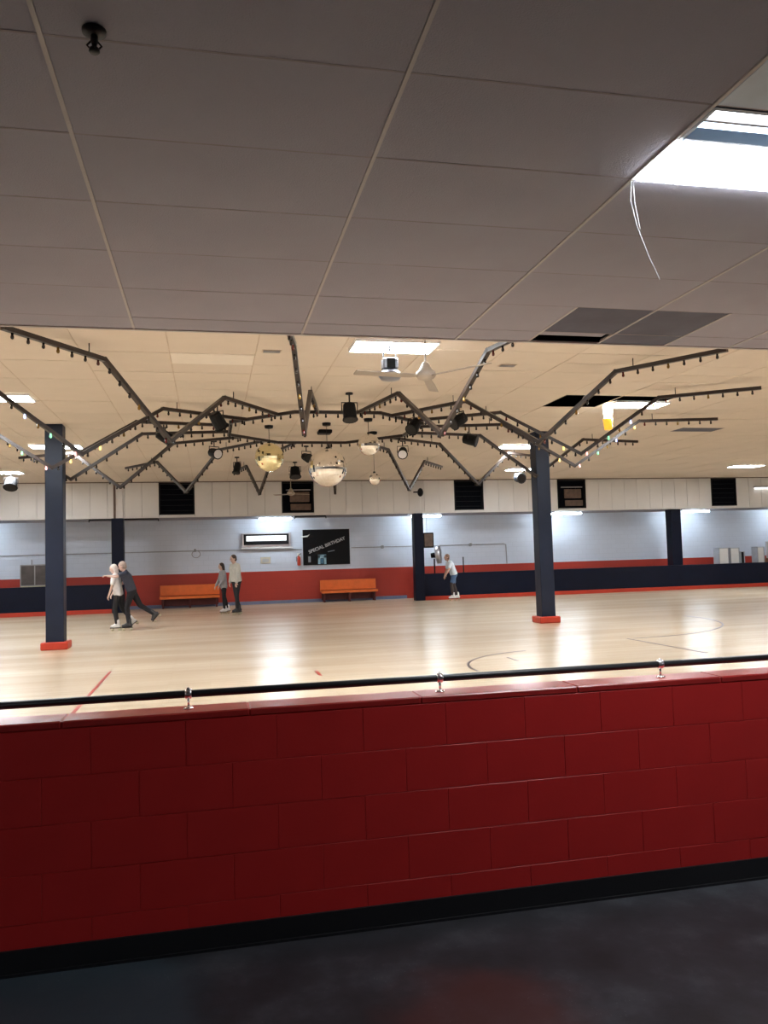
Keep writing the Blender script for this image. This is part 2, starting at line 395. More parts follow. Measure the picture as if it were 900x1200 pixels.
for xx in (GX+TX*2.5, GX+TX*3.5):
    MB().box(xx-.008, xx+.008, GY+TY*4, Y_EDGE-.02, Z_LOW-.001, Z_LOW+.012).build('grid_runner', m_tbar, ceil)
for r in range(-14, 6):
    yy = GY+TY*r
    MB().box(XL, XR, yy-.005, yy+.005, Z_LOW+.003, Z_LOW+.014).build('cross_tee', m_gap, ceil)
struct('trim_1', MB().box(XL, XR, Y_EDGE-.03, Y_EDGE, Z_LOW-.004, Z_LOW+.03), m_tbar, 'edge angle of the low ceiling')
struct('wall_fascia', MB().box(XL, XR, Y_EDGE-.06, Y_EDGE-.005, Z_LOW+.03, Z_HI), m_soff, 'fascia rising from the low ceiling to the rink ceiling')

# ---- rink ceiling
HOLES = {(6, 19), (6, 20), (7, 19)}
uce = struct('ceiling_upper', MB().box(XL, XR, Y_EDGE-.1, Y_SOF+.2, Z_HI+.42, Z_HI+.46), m_void, 'beige tile ceiling over the skating floor')
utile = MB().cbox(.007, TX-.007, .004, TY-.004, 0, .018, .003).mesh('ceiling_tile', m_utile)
rest = MB(); rest2 = MB()
for k in range(-9, 23):
    for r in range(5, 46):
        x = GX+TX*k; y = GY+TY*r
        if x < XL-.6 or x+TX > XR+.6 or y > Y_SOF: continue
        if (k, r) in HOLES: continue
        if (k, r) == (0, 15):
            inst('ceiling_tile', MB().cbox(.007, TX-.007, .004, TY-.004, -.004, .018, .003).mesh('ceiling_tile', m_lens_off), uce, (x, y, Z_HI))['label'] = 'paler cream unlit light lens'; continue
        if (k, r) == (10, 25):
            inst('ceiling_tile', MB().cbox(.007, TX-.007, .004, TY-.004, .004, .018, .003).mesh('ceiling_tile', m_dtile), uce, (x, y, Z_HI))['label'] = 'dark grey ceiling vent panel'; continue
        dz = random.uniform(-.003, .003)
        if -4 <= k <= 11 and 12 <= r <= 22: inst('ceiling_tile', utile, uce, (x, y, Z_HI+dz))
        else: rest.cbox(x+.007, x+TX-.007, y+.004, y+TY-.004, Z_HI+dz, Z_HI+.018+dz, .003)
tag(rest.build('tile_field', m_utile, uce), 'beige ceiling tiles far off or hidden', kind='stuff')
for k in range(-9, 24):
    xx = GX+TX*k
    if XL < xx < XR: MB().box(xx-.012, xx+.012, Y_EDGE, Y_SOF, Z_HI+.004, Z_HI+.012).build('grid_runner', m_ubar, uce)
for r in range(6, 46):
    yy = GY+TY*r
    if r in (20,):
        MB().box(XL, GX+TX*6, yy-.008, yy+.008, Z_HI+.006, Z_HI+.014).box(GX+TX*7, XR, yy-.008, yy+.008, Z_HI+.006, Z_HI+.014).build('cross_tee', m_ubar, uce)
    else: MB().box(XL, XR, yy-.008, yy+.008, Z_HI+.006, Z_HI+.014).build('cross_tee', m_ubar, uce)
# pipes inside the hole
hx = GX+TX*6
MB().tube([(hx-.3, GY+TY*19+.35, Z_HI+.2), (hx+2.6, GY+TY*19+.2, Z_HI+.2)], .03).tube([(hx+.5, GY+TY*19+.1, Z_HI+.1), (hx+.75, GY+TY*20+.3, Z_HI+.02), (hx+.7, GY+TY*20+.4, Z_HI-.03)], .02).build('exposed_pipe', m_grey, uce)

# ---- far soffit
VENTS = [(-1.76, -.48), (2.77, 3.99), (9.64, 10.86), (14.08, 15.33), (21.2, 22.42)]
sof = struct('wall_soffit', MB().box(XL, XR, Y_SOF+.12, Y_SOF+.2, Z_LOW, Z_HI), m_void, 'beige panelled soffit above the far walkway')
def soffit_run(a, b):
    n = max(1, round((b-a)/.61)); wd = (b-a)/n
    for i in range(n):
        MB().cbox(a+i*wd+.004, a+(i+1)*wd-.004, Y_SOF, Y_SOF+.05, Z_LOW+.03, Z_HI-.03, .006).build('soffit_panel', m_soff, sof)
edges = [XL]+[e for v in VENTS for e in v]+[XR]
for i in range(0, len(edges), 2): soffit_run(edges[i], edges[i+1])
for a, b in VENTS: MB().cbox(a+.004, b-.004, Y_SOF, Y_SOF+.05, Z_LOW+.03, 3.53, .006).build('soffit_panel', m_soff, sof)
struct('trim_2', MB().box(XL, XR, Y_SOF-.02, Y_SOF+.12, Z_LOW, Z_LOW+.03), m_soff, 'bottom edge trim of the far soffit')
struct('trim_3', MB().box(XL, XR, Y_SOF-.03, Y_SOF+.1, Z_HI-.03, Z_HI), m_brown, 'dark line where soffit meets the rink ceiling')

vent_lbl = ['black square vent opening in soffit, leftmost, above the left orange bench', 'black square vent opening with ceiling fan in front and brown box inside',
            'plain black square vent opening in soffit right of the skater in blue shorts', 'black square vent opening with brown boxes inside, right of the near right column', 'rightmost plain black square vent opening in soffit']
for i, (a, b) in enumerate(VENTS):
    t = thing('soffit_vent', ((a+b)/2, Y_SOF, 3.53), vent_lbl[i], 'vent', 'black vent openings in the soffit'); hw = (b-a)/2; h = 4.72-3.53
    MB().box(-hw, -hw+.05, -.015, .1, 0, h).box(hw-.05, hw, -.015, .1, 0, h).box(-hw+.05, hw-.05, -.015, .1, 0, .05).box(-hw+.05, hw-.05, -.015, .1, h-.05, h).build('frame', m_black, t)
    MB().box(-hw+.05, hw-.05, .09, .11, .05, h-.05).build('back_panel', m_void, t)
    if i in (1, 3):
        MB().cbox(-.28, .5, .03, .085, .1, .34, .01).build('inner_box', m_brown, t)
        MB().cbox(-.3, .45, .05, .085, .42, .8, .01).build('inner_box', m_brown, t)
        MB().box(-.45, .5, .03, .05, .86, .9).build('inner_shelf', m_grey, t)
    else:
        for q in range(5): MB().box(-hw+.05, hw-.05, .05, .075, .15+q*.2, .17+q*.2).build('slat', m_black, t)

# ---- far half walls (navy with red base)
def half_wall(name, x0, x1, lbl):
    t = struct(name, MB().box(x0, x1, Y_SOF, Y_SOF+.2, .15, 1.0), m_navy, lbl)
    MB().cbox(x0, x1, Y_SOF-.03, Y_SOF+.2, 0, .15, .01).build('red_base', m_redtrim, t)
    MB().cbox(x0, x1, Y_SOF-.02, Y_SOF+.22, 1.0, 1.04, .01).build('wall_cap', m_navy, t)
half_wall('wall_rink_left', XL, -3.45, 'navy half wall with red base on the left far side')
half_wall('wall_rink_right', 8.3, XR, 'navy half wall with red base on the right far side')

# ---- columns
def column(x, y, side, lbl, base=True, z1=Z_HI, m=m_col):
    t = thing('column', (x, y, 0), lbl, 'column'); s = side/2
    MB().cbox(-s, s, -s, s, 0, z1, .012).build('shaft', m, t)
    if base: MB().cbox(-s-.09, s+.09, -s-.09, s+.09, 0, .16, .02).build('base_plinth', m_redtrim, t)
    return t
column(-3.17, 18.15, .36, 'navy square column with red base standing on the rink, left')
column(8.17, 18.72, .36, 'navy square column with red base standing on the rink, right')
column(-3.22, Y_SOF+.1, .42, 'dark column at the far rink edge behind the embracing skaters', False, Z_LOW, m_navy)
column(8.1, Y_SOF+.1, .38, 'dark column at the far rink edge beside the pedestal fan', False, Z_LOW, m_navy)
column(19.6, Y_SOF+.46, .46, 'dark column at the far rink edge, right, before bright white wall', False, Z_LOW, m_navy)
t = tag(MB().box(-3.36, -3.28, Y_SOF-.03, Y_SOF-.005, Z_LOW, Z_HI-.03).build('cable_cover', m_brown), 'brown vertical cable cover on soffit above the far left column', 'cable cover')
t = tag(MB().tube([(-3.04, Y_SOF-.02, Z_LOW), (-3.04, Y_SOF-.02, Z_HI-.04)], .018, 6).build('conduit', m_soff), 'thin beige conduit on soffit above the far left column', 'conduit')

# ================================================================== LIGHT FIXTURES
def ceiling_light(x, y, lbl, wd=1.22, dp=.6):
    t = thing('ceiling_light', (x, y, Z_HI), lbl, 'light', 'rink ceiling lights'); a, b = wd/2, dp/2
    MB().box(-a, a, -b, -b+.02, -.045, -.001).box(-a, a, b-.02, b, -.045, -.001).box(-a, -a+.02, -b+.02, b-.02, -.045, -.001).box(a-.02, a, -b+.02, b-.02, -.045, -.001).build('frame', m_white, t)
    MB().box(-a+.02, a-.02, -b+.02, b-.02, -.04, -.02).build('diffuser', m_lightR, t)
for x, y, lbl in ((2.64, 11.02, 'lit ceiling light above the ceiling fan'), (-3.62, 15.1, 'lit ceiling light left of the near left column'),
                  (-3.68, 21.2, 'lit ceiling light seen behind the top of the left column'), (-6.3, 27.0, 'lit ceiling light at far left edge of the rink ceiling'),
                  (8.72, 14.95, 'lit ceiling light beside the dark hole in the rink ceiling'), (8.6, 21.1, 'lit ceiling light just left of the right column top'),
                  (11.05, 26.8, 'lit ceiling light near the grey ball speaker, far right of center'), (19.6, 26.1, 'lit ceiling light at the far right of the rink ceiling'),
                  (-3.6, 8.4, 'unseen added ceiling light over the near rink edge, left'), (2.64, 7.8, 'unseen added ceiling light over the near rink edge, center'), (8.7, 8.2, 'unseen added ceiling light over the near rink edge, right'),  # from here on: unseen lights, added to light the rink
                  (15.2, 9.0, 'unseen added ceiling light over the near rink edge, far right'), (-9.0, 12.0, 'unseen ceiling light over the left rink end'), (-9.6, 21.0, 'unseen ceiling light over the left rink corner'),
                  (20.5, 14.5, 'unseen ceiling light over the right rink end'), (24.5, 21.0, 'unseen ceiling light over the right rink corner')):
    ceiling_light(x, y, lbl)
def strip_light(x0, x1, y, z, lbl, lit=True, name='strip_light'):
    t = thing(name, ((x0+x1)/2, y, z), lbl, 'light', 'strip lights of the far walkway' if lit else None); h = (x1-x0)/2
    MB().cbox(-h, h, -.07, .07, -.045, 0, .01).build('housing', m_white if lit else m_black, t)
    if lit: MB().tube([(-h+.03, 0, -.075), (h-.03, 0, -.075)], .032, 10).build('lamp_tube', m_lightW, t, True)
    for s in (-1, 1): MB().box(s*h-.015, s*h+.015, -.03, .03, -.11, -.03).build('lamp_holder', m_white if lit else m_black, t)
for a, b, lbl in ((1.92, 3.22, 'lit strip light over the walkway above the black display unit'), (8.0, 9.3, 'lit strip light over the walkway behind the far middle column'),
                  (14.1, 15.5, 'lit strip light over the walkway right of the near right column'), (20.25, 21.6, 'lit strip light over the walkway beside the far right column'),
                  (-9.3, -8.0, 'lit strip light over the walkway at the left end'), (25.4, 26.7, 'lit strip light over the walkway at the right end')):
    strip_light(a, b, 31.4, Z_LOW, lbl)
strip_light(-4.25, -1.8, 30.9, Z_LOW, 'long unlit dark strip fixture under soffit at far left column', False)
strip_light(3.28, 4.5, 31.0, Z_LOW, 'short unlit dark strip fixture under soffit beside a lit tube', False)
t = thing('soffit_light', (23.9, Y_SOF-.05, 4.3), 'white strip light fixed to the soffit at the right edge', 'light')
MB().cbox(-.62, .62, -.04, .05, 0, .06, .01).build('housing', m_grey, t); MB().tube([(-.6, -.03, -.03), (.6, -.03, -.03)], .03, 8).build('lamp_tube', mat('dim_tube', (.9, .9, .9), .5, emit=(1, .97, .92), estr=1.5), t, True)

# near troffer, lens half off
t = thing('troffer_light', (troff_x, troff_y, Z_LOW), 'bright fluorescent ceiling troffer with its lens half off, top right', 'light')
MB().box(.012, TX-.012, .01, .03, .0, .11).box(.012, TX-.012, TY-.03, TY-.01, 0, .11).box(.012, .03, .03, TY-.03, 0, .11).box(TX-.03, TX-.012, .03, TY-.03, 0, .11).box(.012, TX-.012, .01, TY-.01, .11, .12).build('housing', m_reflector, t)
MB().box(.014, TX-.014, .27, TY-.012, -.012, -.004).build('lens', m_lightN, t)
for yy in (.085,): MB().tube([(.05, yy, .055), (TX-.05, yy, .055)], .042, 12).build('lamp_tube', mat('lit_tube_near', (.9, .9, .9), .5, emit=(.92, .95, 1), estr=3), t, True)
MB().box(.03, TX-.03, .145, .16, .03, .11).build('divider', m_grey, t)
MB().box(.03, TX-.03, .235, .262, -.004, .05).build('ballast_cover', m_reflector, t)
t = thing('diffuser_panel', (troff_x, troff_y-TY, Z_LOW), 'pale blue plastic lens panel beside the troffer', 'light panel')
MB().cbox(.012, TX-.012, .012, TY-.006, .0, .008, .002).build('lens', mat('pale_blue_acrylic', (.32, .42, .52), .35), t)
# unseen troffers added to light the spectator area (behind and beside the camera)
for x, y, lbl in ((GX-6*TX, GY-7*TY, 'unseen added troffer over the spectator area, left'), (GX+7*TX, GY-7*TY, 'unseen added troffer over the spectator area, right')):
    t = thing('troffer_light', (x, y, Z_LOW), lbl, 'light')
    MB().box(.012, TX-.012, .01, TY-.01, -.01, -.002).build('lens', m_lightN, t)
# string dangling from the grid beside the troffer
tag(MB().tube([(1.935, 3.27, 3.425), (1.925, 3.268, 3.33), (1.95, 3.265, 3.21), (2.0, 3.262, 3.07), (2.05, 3.262, 2.965)], .0024, 5)
    .tube([(1.945, 3.272, 3.425), (1.947, 3.27, 3.32), (1.965, 3.267, 3.2)], .0022, 5).build('dangling_string', m_string), 'white frayed string hanging from the ceiling beside the troffer', 'string')
# sprinkler
t = thing('sprinkler_head', (-.33, 2.6, Z_LOW), 'dark sprinkler head with round flange on the near ceiling, top left', 'sprinkler'); t.scale = (.66, .66, .66)
MB().lathe([(.058, 0.002), (.056, -.012), (.04, -.022), (.02, -.026)]).build('flange', m_blackm, t, True)
MB().lathe([(.018, -.02), (.018, -.06), (.013, -.065), (.012, -.085), (.024, -.09), (.026, -.105), (.022, -.11)]).build('nozzle', m_blackm, t, True)
MB().tube([(.012, 0, -.05), (.034, 0, -.075), (.012, 0, -.1)], .005, 6).tube([(-.012, 0, -.05), (-.034, 0, -.075), (-.012, 0, -.1)], .005, 6).build('yoke_arm', m_blackm, t, True)

# ================================================================== HAND RAIL
t = thing('hand_rail', (0, 3.87, 1.05), 'black hand rail on chrome posts along the top of the red block wall', 'railing')
MB().tube([(-4.5, 0, .068), (6.5, 0, .068)], .0175, 14).build('rail', m_rail, t, True)
for i in range(-3, 5):
    x = 1.11+1.212*i
    MB().lathe([(.024, 0), (.024, .004), (.014, .009), (.007, .011)], (x, 0, .0005), n=16).lathe([(.0055, .005), (.0055, .055)], (x, 0, 0), n=8).build('post', m_chrome, t, True)
    MB().lathe([(.0185, -.016), (.023, -.012), (.0235, 0), (.023, .012), (.0185, .016)], (x, 0, .068), (1, 0, 0), 16).ell((x, -.002, .088), (.011, .011, .011), 10, 6).build('clamp', m_chrome, t, True)

# ================================================================== LIGHT RIG (sixteen zigzag arms round an octagon)
CX, CY, ZK, ZV = 2.532, 17.48, 4.60, 3.636
RAD = (3.99, 5.56, 7.04, 8.78); ROCT = 2.2
rig = thing('light_rig', (CX, CY, ZK), 'dark spider-shaped ceiling rig of zigzag bulb tracks round the mirror balls', 'light rig')
bulb_cols = {'dark': mat('smoked_bulb', (.02, .014, .012), .25), 'red': mat('red_bulb', (.09, .012, .01), .2), 'amber': mat('amber_bulb', (.22, .12, .02), .2),
             'lit_white': mat('lit_white_bulb', (.9, .9, .9), .3, emit=(1, .97, .9), estr=1.6), 'lit_yellow': mat('lit_yellow_bulb', (.9, .7, .2), .3, emit=(1, .72, .18), estr=1.1),
             'lit_green': mat('lit_green_bulb', (.2, .7, .3), .3, emit=(.25, .9, .45), estr=.7), 'lit_pink': mat('lit_pink_bulb', (.9, .4, .4), .3, emit=(1, .42, .4), estr=.9), 'lit_blue': mat('lit_blue_bulb', (.4, .5, .9), .3, emit=(.45, .55, 1), estr=1.0)}
def bulb_mb(o=(0, 0, 0)): return MB().lathe([(.016, 0), (.016, -.03), (.02, -.036), (.022, -.055), (.018, -.07), (.007, -.078)], o, n=7)
bulb_me = {k: bulb_mb().mesh('bulb', m, True) for k, m in bulb_cols.items()}
def bulbs_along(pts, parent, single, pal, step=.235):
    mb = MB(); i = 0
    for a, b in zip(pts[:-1], pts[1:]):
        a = Vector(a); b = Vector(b); n = int((b-a).length/step)
        for q in range(n):
            p = a.lerp(b, (q+.5)/n)-Vector((0, 0, .034)); i += 1
            if single: inst('bulb', bulb_me[pal(i, p)], parent, p)
            else: mb.add(*(lambda z: (z.v, z.f))(bulb_mb(p)))
    if not single: tag(mb.build('bulb_row', bulb_cols['dark'], parent, True), None, kind='stuff')
def track(pts):
    mb = MB()
    for a, b in zip(pts[:-1], pts[1:]):
        a = Vector(a); b = Vector(b); d = (b-a).normalized()*.025
        mb.obar(a-d, b+d, .07, .062)
    return mb
octv = [(ROCT*math.cos(math.radians(22.5+45*i)), ROCT*math.sin(math.radians(22.5+45*i)), 0) for i in range(8)]
ring = track(octv+[octv[0]]).build('center_ring', m_arm, rig)
bulbs_along(octv+[octv[0]], ring, False, None)
LITARMS = {-33.75: 1, -11.25: 1, 11.25: 1, 213.75: 1, 191.25: 1, 146.25: 1, 168.75: 1}
single_arms = {-78.75, -56.25, -33.75, -11.25, 213.75, 236.25, 258.75, 191.25}
for i in range(16):
    a = -78.75+22.5*i; t = math.radians(a); c, s = math.cos(t), math.sin(t)
    # start on the octagon side
    am = math.radians(45*round(a/45)); r0 = ROCT*math.cos(math.radians(22.5))/math.cos(t-am)
    pts = [(r0*c, r0*s, 0), (RAD[0]*c, RAD[0]*s, 0), (RAD[1]*c, RAD[1]*s, ZV-ZK), (RAD[2]*c, RAD[2]*s, 0), (RAD[3]*c, RAD[3]*s, 0)]
    arm = track(pts).build('track_arm', m_arm, rig)
    lit = a in LITARMS
    def pal(n, p, lit=lit):
        r = math.hypot(p.x, p.y)
        if lit and 5.0 < r < 7.1 and n % 2 == 0: return ('lit_white', 'lit_yellow', 'lit_pink', 'lit_green', 'lit_blue', 'lit_yellow')[(n//2) % 6]
        return ('dark', 'dark', 'red', 'dark', 'dark', 'amber', 'dark')[n % 7]
    bulbs_along(pts, arm, a in single_arms, pal)
    h = MB()
    for r in (RAD[0]-.3, RAD[2]+.3): h.tube([(r*c, r*s, .02), (r*c, r*s, Z_HI-ZK)], .008, 5)
    h.build('hanger_rod', m_blackm, arm)

# ================================================================== MIRROR BALLS
def ball(loc, r, m, lbl, motor=True):
    t = thing('mirror_ball', (loc[0], loc[1], loc[2]-r), lbl, 'mirror ball', 'mirror balls')
    n = max(16, int(2*math.pi*r/.05)); o = MB().ell((0, 0, r), (r, r, r), n, n//2).build('mirror_sphere', m, t)
    top = Z_HI-(loc[2]-r)
    MB().tube([(0, 0, 2*r-.01), (0, 0, top-.04)], .006, 6).lathe([(.03, 2*r-.01), (.03, 2*r+.03)], n=10).build('hanging_cable', m_blackm, t)
    MB().lathe([(.05, top-.07), (.09 if motor else .06, top-.06), (.1 if motor else .06, top)], n=12).build('motor_mount', m_black, t)
ball((2.62, 17.6, 3.76), .43, m_mirror, 'largest silver mirror ball at center of the light rig')
ball((1.37, 18.0, 4.04), .325, m_gold, 'golden mirror ball left of the largest one')
ball((3.45, 17.0, 4.19), .238, m_mirror, 'medium silver mirror ball, upper right of the largest one')
ball((3.93, 18.8, 3.62), .148, m_mirror, 'smallest silver mirror ball hanging below the medium one')
t = tag(MB().cbox(-.16, .16, -.16, .16, -.09, 0, .02).build('ball_motor_box', m_black), 'black square motor box on the ceiling above the largest mirror ball', 'motor'); t.location = (2.72, 18.6, Z_HI)

# ================================================================== SPOTLIGHTS
def spot(px, lbl, aim=(0, -.5, -1), r=.11, m=m_black, bright=False):
    x, y, z = px
    t = thing('spotlight', (x, y, z), lbl, 'spotlight', 'spotlights under the rink ceiling'); d = Vector(aim).normalized()
    c = Vector((0, 0, 0)); sd = d.cross(Vector((0, 0, 1))).normalized()
    MB().lathe([(r*.55, -.16), (r*.9, -.13), (r, 0), (r, .15), (r*1.15, .16), (r*1.15, .18)], c, d, 14).build('can', m, t, False)
    MB().lathe([(r*.93, .181), (r*.9, .186)], c, d, 14).build('lens', m_silver if bright else m_blackm, t)
    MB().tube([sd*(r+.02), sd*(r+.02)+Vector((0, 0, .16)), sd*-(r+.02)+Vector((0, 0, .16)), sd*-(r+.02)], .012, 6).tube([(0, 0, .16), (0, 0, Z_HI-z)], .015, 6).build('yoke', m_blackm, t)
    MB().lathe([(.07, Z_HI-z-.03), (.07, Z_HI-z)], n=10).build('ceiling_plate', m_black, t)
spot((2.57, 14.35, 4.42), 'black spotlight hanging before the front edge of the rig ring', (0, -.3, -1), .125)
spot((2.59, 21.18, 4.45), 'black spotlight half hidden left behind the largest mirror ball', (.3, -1, -.3))
spot((2.66, 24.69, 4.45), 'black spotlight far behind, between golden and largest mirror ball', (0, -.4, -1), .16)
spot((4.99, 20.17, 4.45), 'black spotlight with bright lens right of the medium mirror ball', (-.3, -1, -.5), .12, m_black, True)
spot((4.95, 15.21, 4.43), 'tilted black spotlight beside the right front zigzag arm', (-.8, -.3, -.5), .125)
spot((6.02, 17.79, 4.43), 'black spotlight hanging at right between two rig arms', (.8, -.5, -.3), .13)
spot((.21, 15.45, 4.43), 'black spotlight crossing the left front zigzag arm', (.5, .5, -.8), .125)
spot((.18, 20.32, 4.45), 'spotlight with shiny lens left of the golden mirror ball', (.6, -1, -.3), .12, m_black, True)
spot((-.89, 17.59, 4.45), 'black spotlight on the left side of the rig near arm bend', (.8, .2, -.5), .13)
spot((.85, 23.48, 4.45), 'small black spotlight on the far left side of the rig', (-.2, -.3, -1), .1)
spot((-6.07, 27.19, 4.42), 'black round spotlight at the far left under the rink ceiling', (0, -.6, -1), .19)
spot((10.85, 26.74, 4.42), 'grey ball speaker left of the right column', (.2, -1, -.2), .17, mat('slate_grey', (.05, .055, .07), .5))  # round speaker, built with the spotlight shape
spot((4.2, 15.9, 4.43), 'black spotlight on the right corner of the rig ring', (-.5, -.5, -.6), .12)
t = thing('security_camera', (8.16, Y_SOF-.28, 4.2), 'black camera on a thin mast above the far middle column', 'camera')
MB().ell((0, 0, .04), (.12, .14, .17), 12, 8).build('camera_body', m_black, t, True)
MB().tube([(0, .02, .05), (-.28, .0, .05)], .03, 6).build('side_arm', m_black, t)
MB().tube([(0, .02, -.05), (0, .06, Z_LOW+.02-4.2)], .012, 6).tube([(0, .02, .05), (0, .3, .05)], .015, 6).build('mast', m_white, t)

# moving head light
m_dull = mat('dull_silver', (.22, .23, .27), .3, metal=.8)
t = thing('moving_head_light', (2.52, 10.78, 4.25), 'silver moving-head stage light hanging beside the ceiling fan', 'stage light')
MB().lathe([(.06, -.06), (.13, -.05), (.165, .0), (.14, .05), (.09, .09)], n=20).build('head', m_dull, t, True)
MB().cbox(-.11, .11, -.08, .08, .09, .25, .02).build('body', m_dull, t)
MB().cbox(-.06, .06, -.09, -.08, .1, .24, .003).build('control_panel', m_black, t)
MB().tube([(-.09, 0, .25), (-.09, 0, .36), (.09, 0, .36), (.09, 0, .25)], .014, 6).tube([(0, 0, .36), (0, 0, Z_HI-4.25)], .016, 6).build('yoke', m_blackm, t)
# ceiling fans
m_fan = mat('cream_fan_enamel', (.34, .29, .24), .5, var=.05)
def cfan(x, y, z, bl, a0, lbl):
    t = thing('ceiling_fan', (x, y, z), lbl, 'ceiling fan', 'ceiling fans')
    MB().lathe([(.03, .16), (.05, .14), (.09, .06), (.13, .03), (.14, -.02), (.11, -.06), (.05, -.08)], n=18).build('motor_hub', m_fan, t, True)
    MB().tube([(0, 0, .15), (0, 0, Z_HI-z)], .014, 8).lathe([(.03, Z_HI-z-.1), (.07, Z_HI-z)], n=12).build('down_rod', m_fan, t)
    for i in range(3):
        an = math.radians(a0+120*i); d = Vector((math.cos(an), math.sin(an), 0)); s = Vector((-d.y, d.x, .18))
        v = []
        for rr, ww in ((.12, .03), (.22, .055), (.5, .065), (bl, .07), (bl+.01, .05)):
            for q in (-1, 1):
                for zz in (-.005, .005): v.append(d*rr+s*(q*ww)+Vector((0, 0, zz-.03)))
        f = []
        for k in range(4): o = 4*k; f += [(o, o+2, o+6, o+4), (o+1, o+5, o+7, o+3), (o, o+4, o+5, o+1), (o+2, o+3, o+7, o+6)]
        f += [(0, 1, 3, 2), (16, 18, 19, 17)]
        MB().add(v, f).build('blade', m_fan, t)
cfan(2.90, 10.3, 4.175, 1.0, 188, 'white three-blade ceiling fan near the ceiling light in front of the rig')
cfan(2.85, 28.0, 4.07, .7, 20, 'white ceiling fan at the far end before a dark vent opening')
# dropped lens end of the ceiling light; its lit look is added emission
t = thing('hanging_lens', (8.09, 15.0, 4.2), 'dropped white lens end of the right ceiling light, given a glow, with orange-yellow cup', 'lamp')
MB().lathe([(.075, .06), (.085, .1), (.085, .3), (.1, .5), (.06, Z_HI-.0-4.2)], n=14).build('lamp_tube', m_hunglens, t, True)
MB().lathe([(.06, 0), (.075, .0), (.105, .22), (.098, .225), (.07, .02)], (-.06, -.1, 0), n=14).build('yellow_cup', m_yellow, t, True)
# small ceiling registers
for x, y, l in ((.94, 11.52, 'small dark register in the rink ceiling, left of the ceiling light'), (4.75, 12.02, 'small dark register in the rink ceiling, right of the ceiling fan')):
    t = thing('ceiling_register', (x, y, Z_HI), l, 'vent')
    MB().box(-.14, .14, -.07, .07, -.012, -.006).build('plate', m_ubar, t)
    for q in range(4): MB().box(-.12, .12, -.055+q*.03, -.04+q*.03, -.02, -.012).build('louver', m_grey, t)

# ================================================================== FAR WALL THINGS
YB = Y_BACK
def text_mesh(name, body, size, m, parent, loc, rot):
    cu = bpy.data.curves.new(name, 'FONT'); cu.body = body; cu.size = size; cu.extrude = .004; cu.offset = .004; cu.align_x = 'CENTER'; cu.align_y = 'CENTER'
    o = bpy.data.objects.new('tmp', cu); COL.objects.link(o); dg = bpy.context.evaluated_depsgraph_get(); dg.update()
    me = bpy.data.meshes.new_from_object(o.evaluated_get(dg)); bpy.data.objects.remove(o)
    me.materials.clear(); me.materials.append(m); me.name = name
    q = inst(name, me, parent, loc); q.rotation_euler = rot; return q
bw, bh = 1.93, 1.45
t = thing('birthday_banner', (4.72, YB-.03, 1.5), 'black banner reading SPECIAL BIRTHDAY on the far white wall', 'banner')
MB().cbox(-bw/2, bw/2, 0, .028, 0, bh, .004).build('board', m_black, t)
MB().box(-bw/2, bw/2, -.008, 0, 0, .025).box(-bw/2, bw/2, -.008, 0, bh-.025, bh).box(-bw/2, -bw/2+.025, -.008, 0, .025, bh-.025).box(bw/2-.025, bw/2, -.008, 0, .025, bh-.025).build('frame', m_blackm, t)
m_ink = mat('grey_lettering', (.42, .42, .44), .6); m_ink2 = mat('light_blue_print', (.30, .50, .62), .6); m_ink3 = mat('dim_grey_print', (.2, .22, .25), .6)
text_mesh('lettering', 'SPECIAL BIRTHDAY', .185, m_ink, t, (.02, -.005, .80), (math.pi/2, math.radians(-20), 0))
MB().obar((.05, -.003, .53), (.33, -.003, .58), .004, .035).build('small_print_bar', m_ink3, t)
MB().box(-.36, -.26, -.004, 0, .03, .4).box(-.12, -.02, -.004, 0, .03, .4).box(-.36, -.02, -.004, 0, .27, .42).build('figure_print', m_ink2, t)
MB().box(-.24, -.15, -.006, -.002, .05, .25).build('figure_print', mat('blue_print', (.08, .22, .36), .6), t)
MB().box(-.76, -.66, -.004, 0, .12, .36).build('figure_print', m_ink3, t)
MB().tube([(-bw/2-.06, -.012, 1.16), (-.78, -.014, 1.18), (-.68, -.014, 1.26)], [.03, .035, .012], 6).build('swoosh', m_white, t, True)
t = thing('display_unit', (2.28, YB-.125, 2.28), 'black wall display unit with long white lit strip in silver frame', 'display')
MB().cbox(-.98, .98, .0, .12, 0, .58, .01).build('casing', m_silver, t); MB().box(-.9, .9, -.012, 0, .1, .53).build('face', m_black, t)
MB().box(-.8, .8, -.02, -.012, .25, .46).build('lit_strip', mat('lit_sign_strip', (.9, .9, .9), .5, emit=(.9, .97, 1), estr=.3), t)
for q in range(6): MB().box(-.5+q*.17, -.37+q*.17, -.023, -.02, .35, .38).build('print_mark', m_ink, t)
MB().box(-1.0, 1.05, -.03, .12, -.05, -.01).build('sill', m_white, t)
t = thing('wall_plaque', (2.24, YB-.02, 1.62), 'small beige plaque on the far white wall below display unit', 'plaque')
MB().cbox(-.2, .2, 0, .02, 0, .26, .004).build('plate', mat('beige_plaque', (.55, .5, .4), .6), t); MB().box(-.13, .13, -.004, 0, .06, .19).build('print_mark', m_ink, t)
t = thing('fire_extinguisher', (3.57, YB-.1, 1.5), 'red fire extinguisher on wall left of the black banner', 'extinguisher')
MB().lathe([(.05, 0), (.07, .02), (.07, .3), (.05, .36), (.02, .38), (.02, .42)], n=14).build('cylinder', m_redtrim, t, True)
MB().tube([(0, 0, .42), (.02, -.05, .46), (.1, -.04, .48)], .012, 6).tube([(0, 0, .41), (-.1, -.01, .34), (-.09, -.01, .16)], .012, 6).build('hose_valve', m_black, t)
MB().box(-.06, .06, .05, .1, .05, .5).build('bracket', m_white, t)
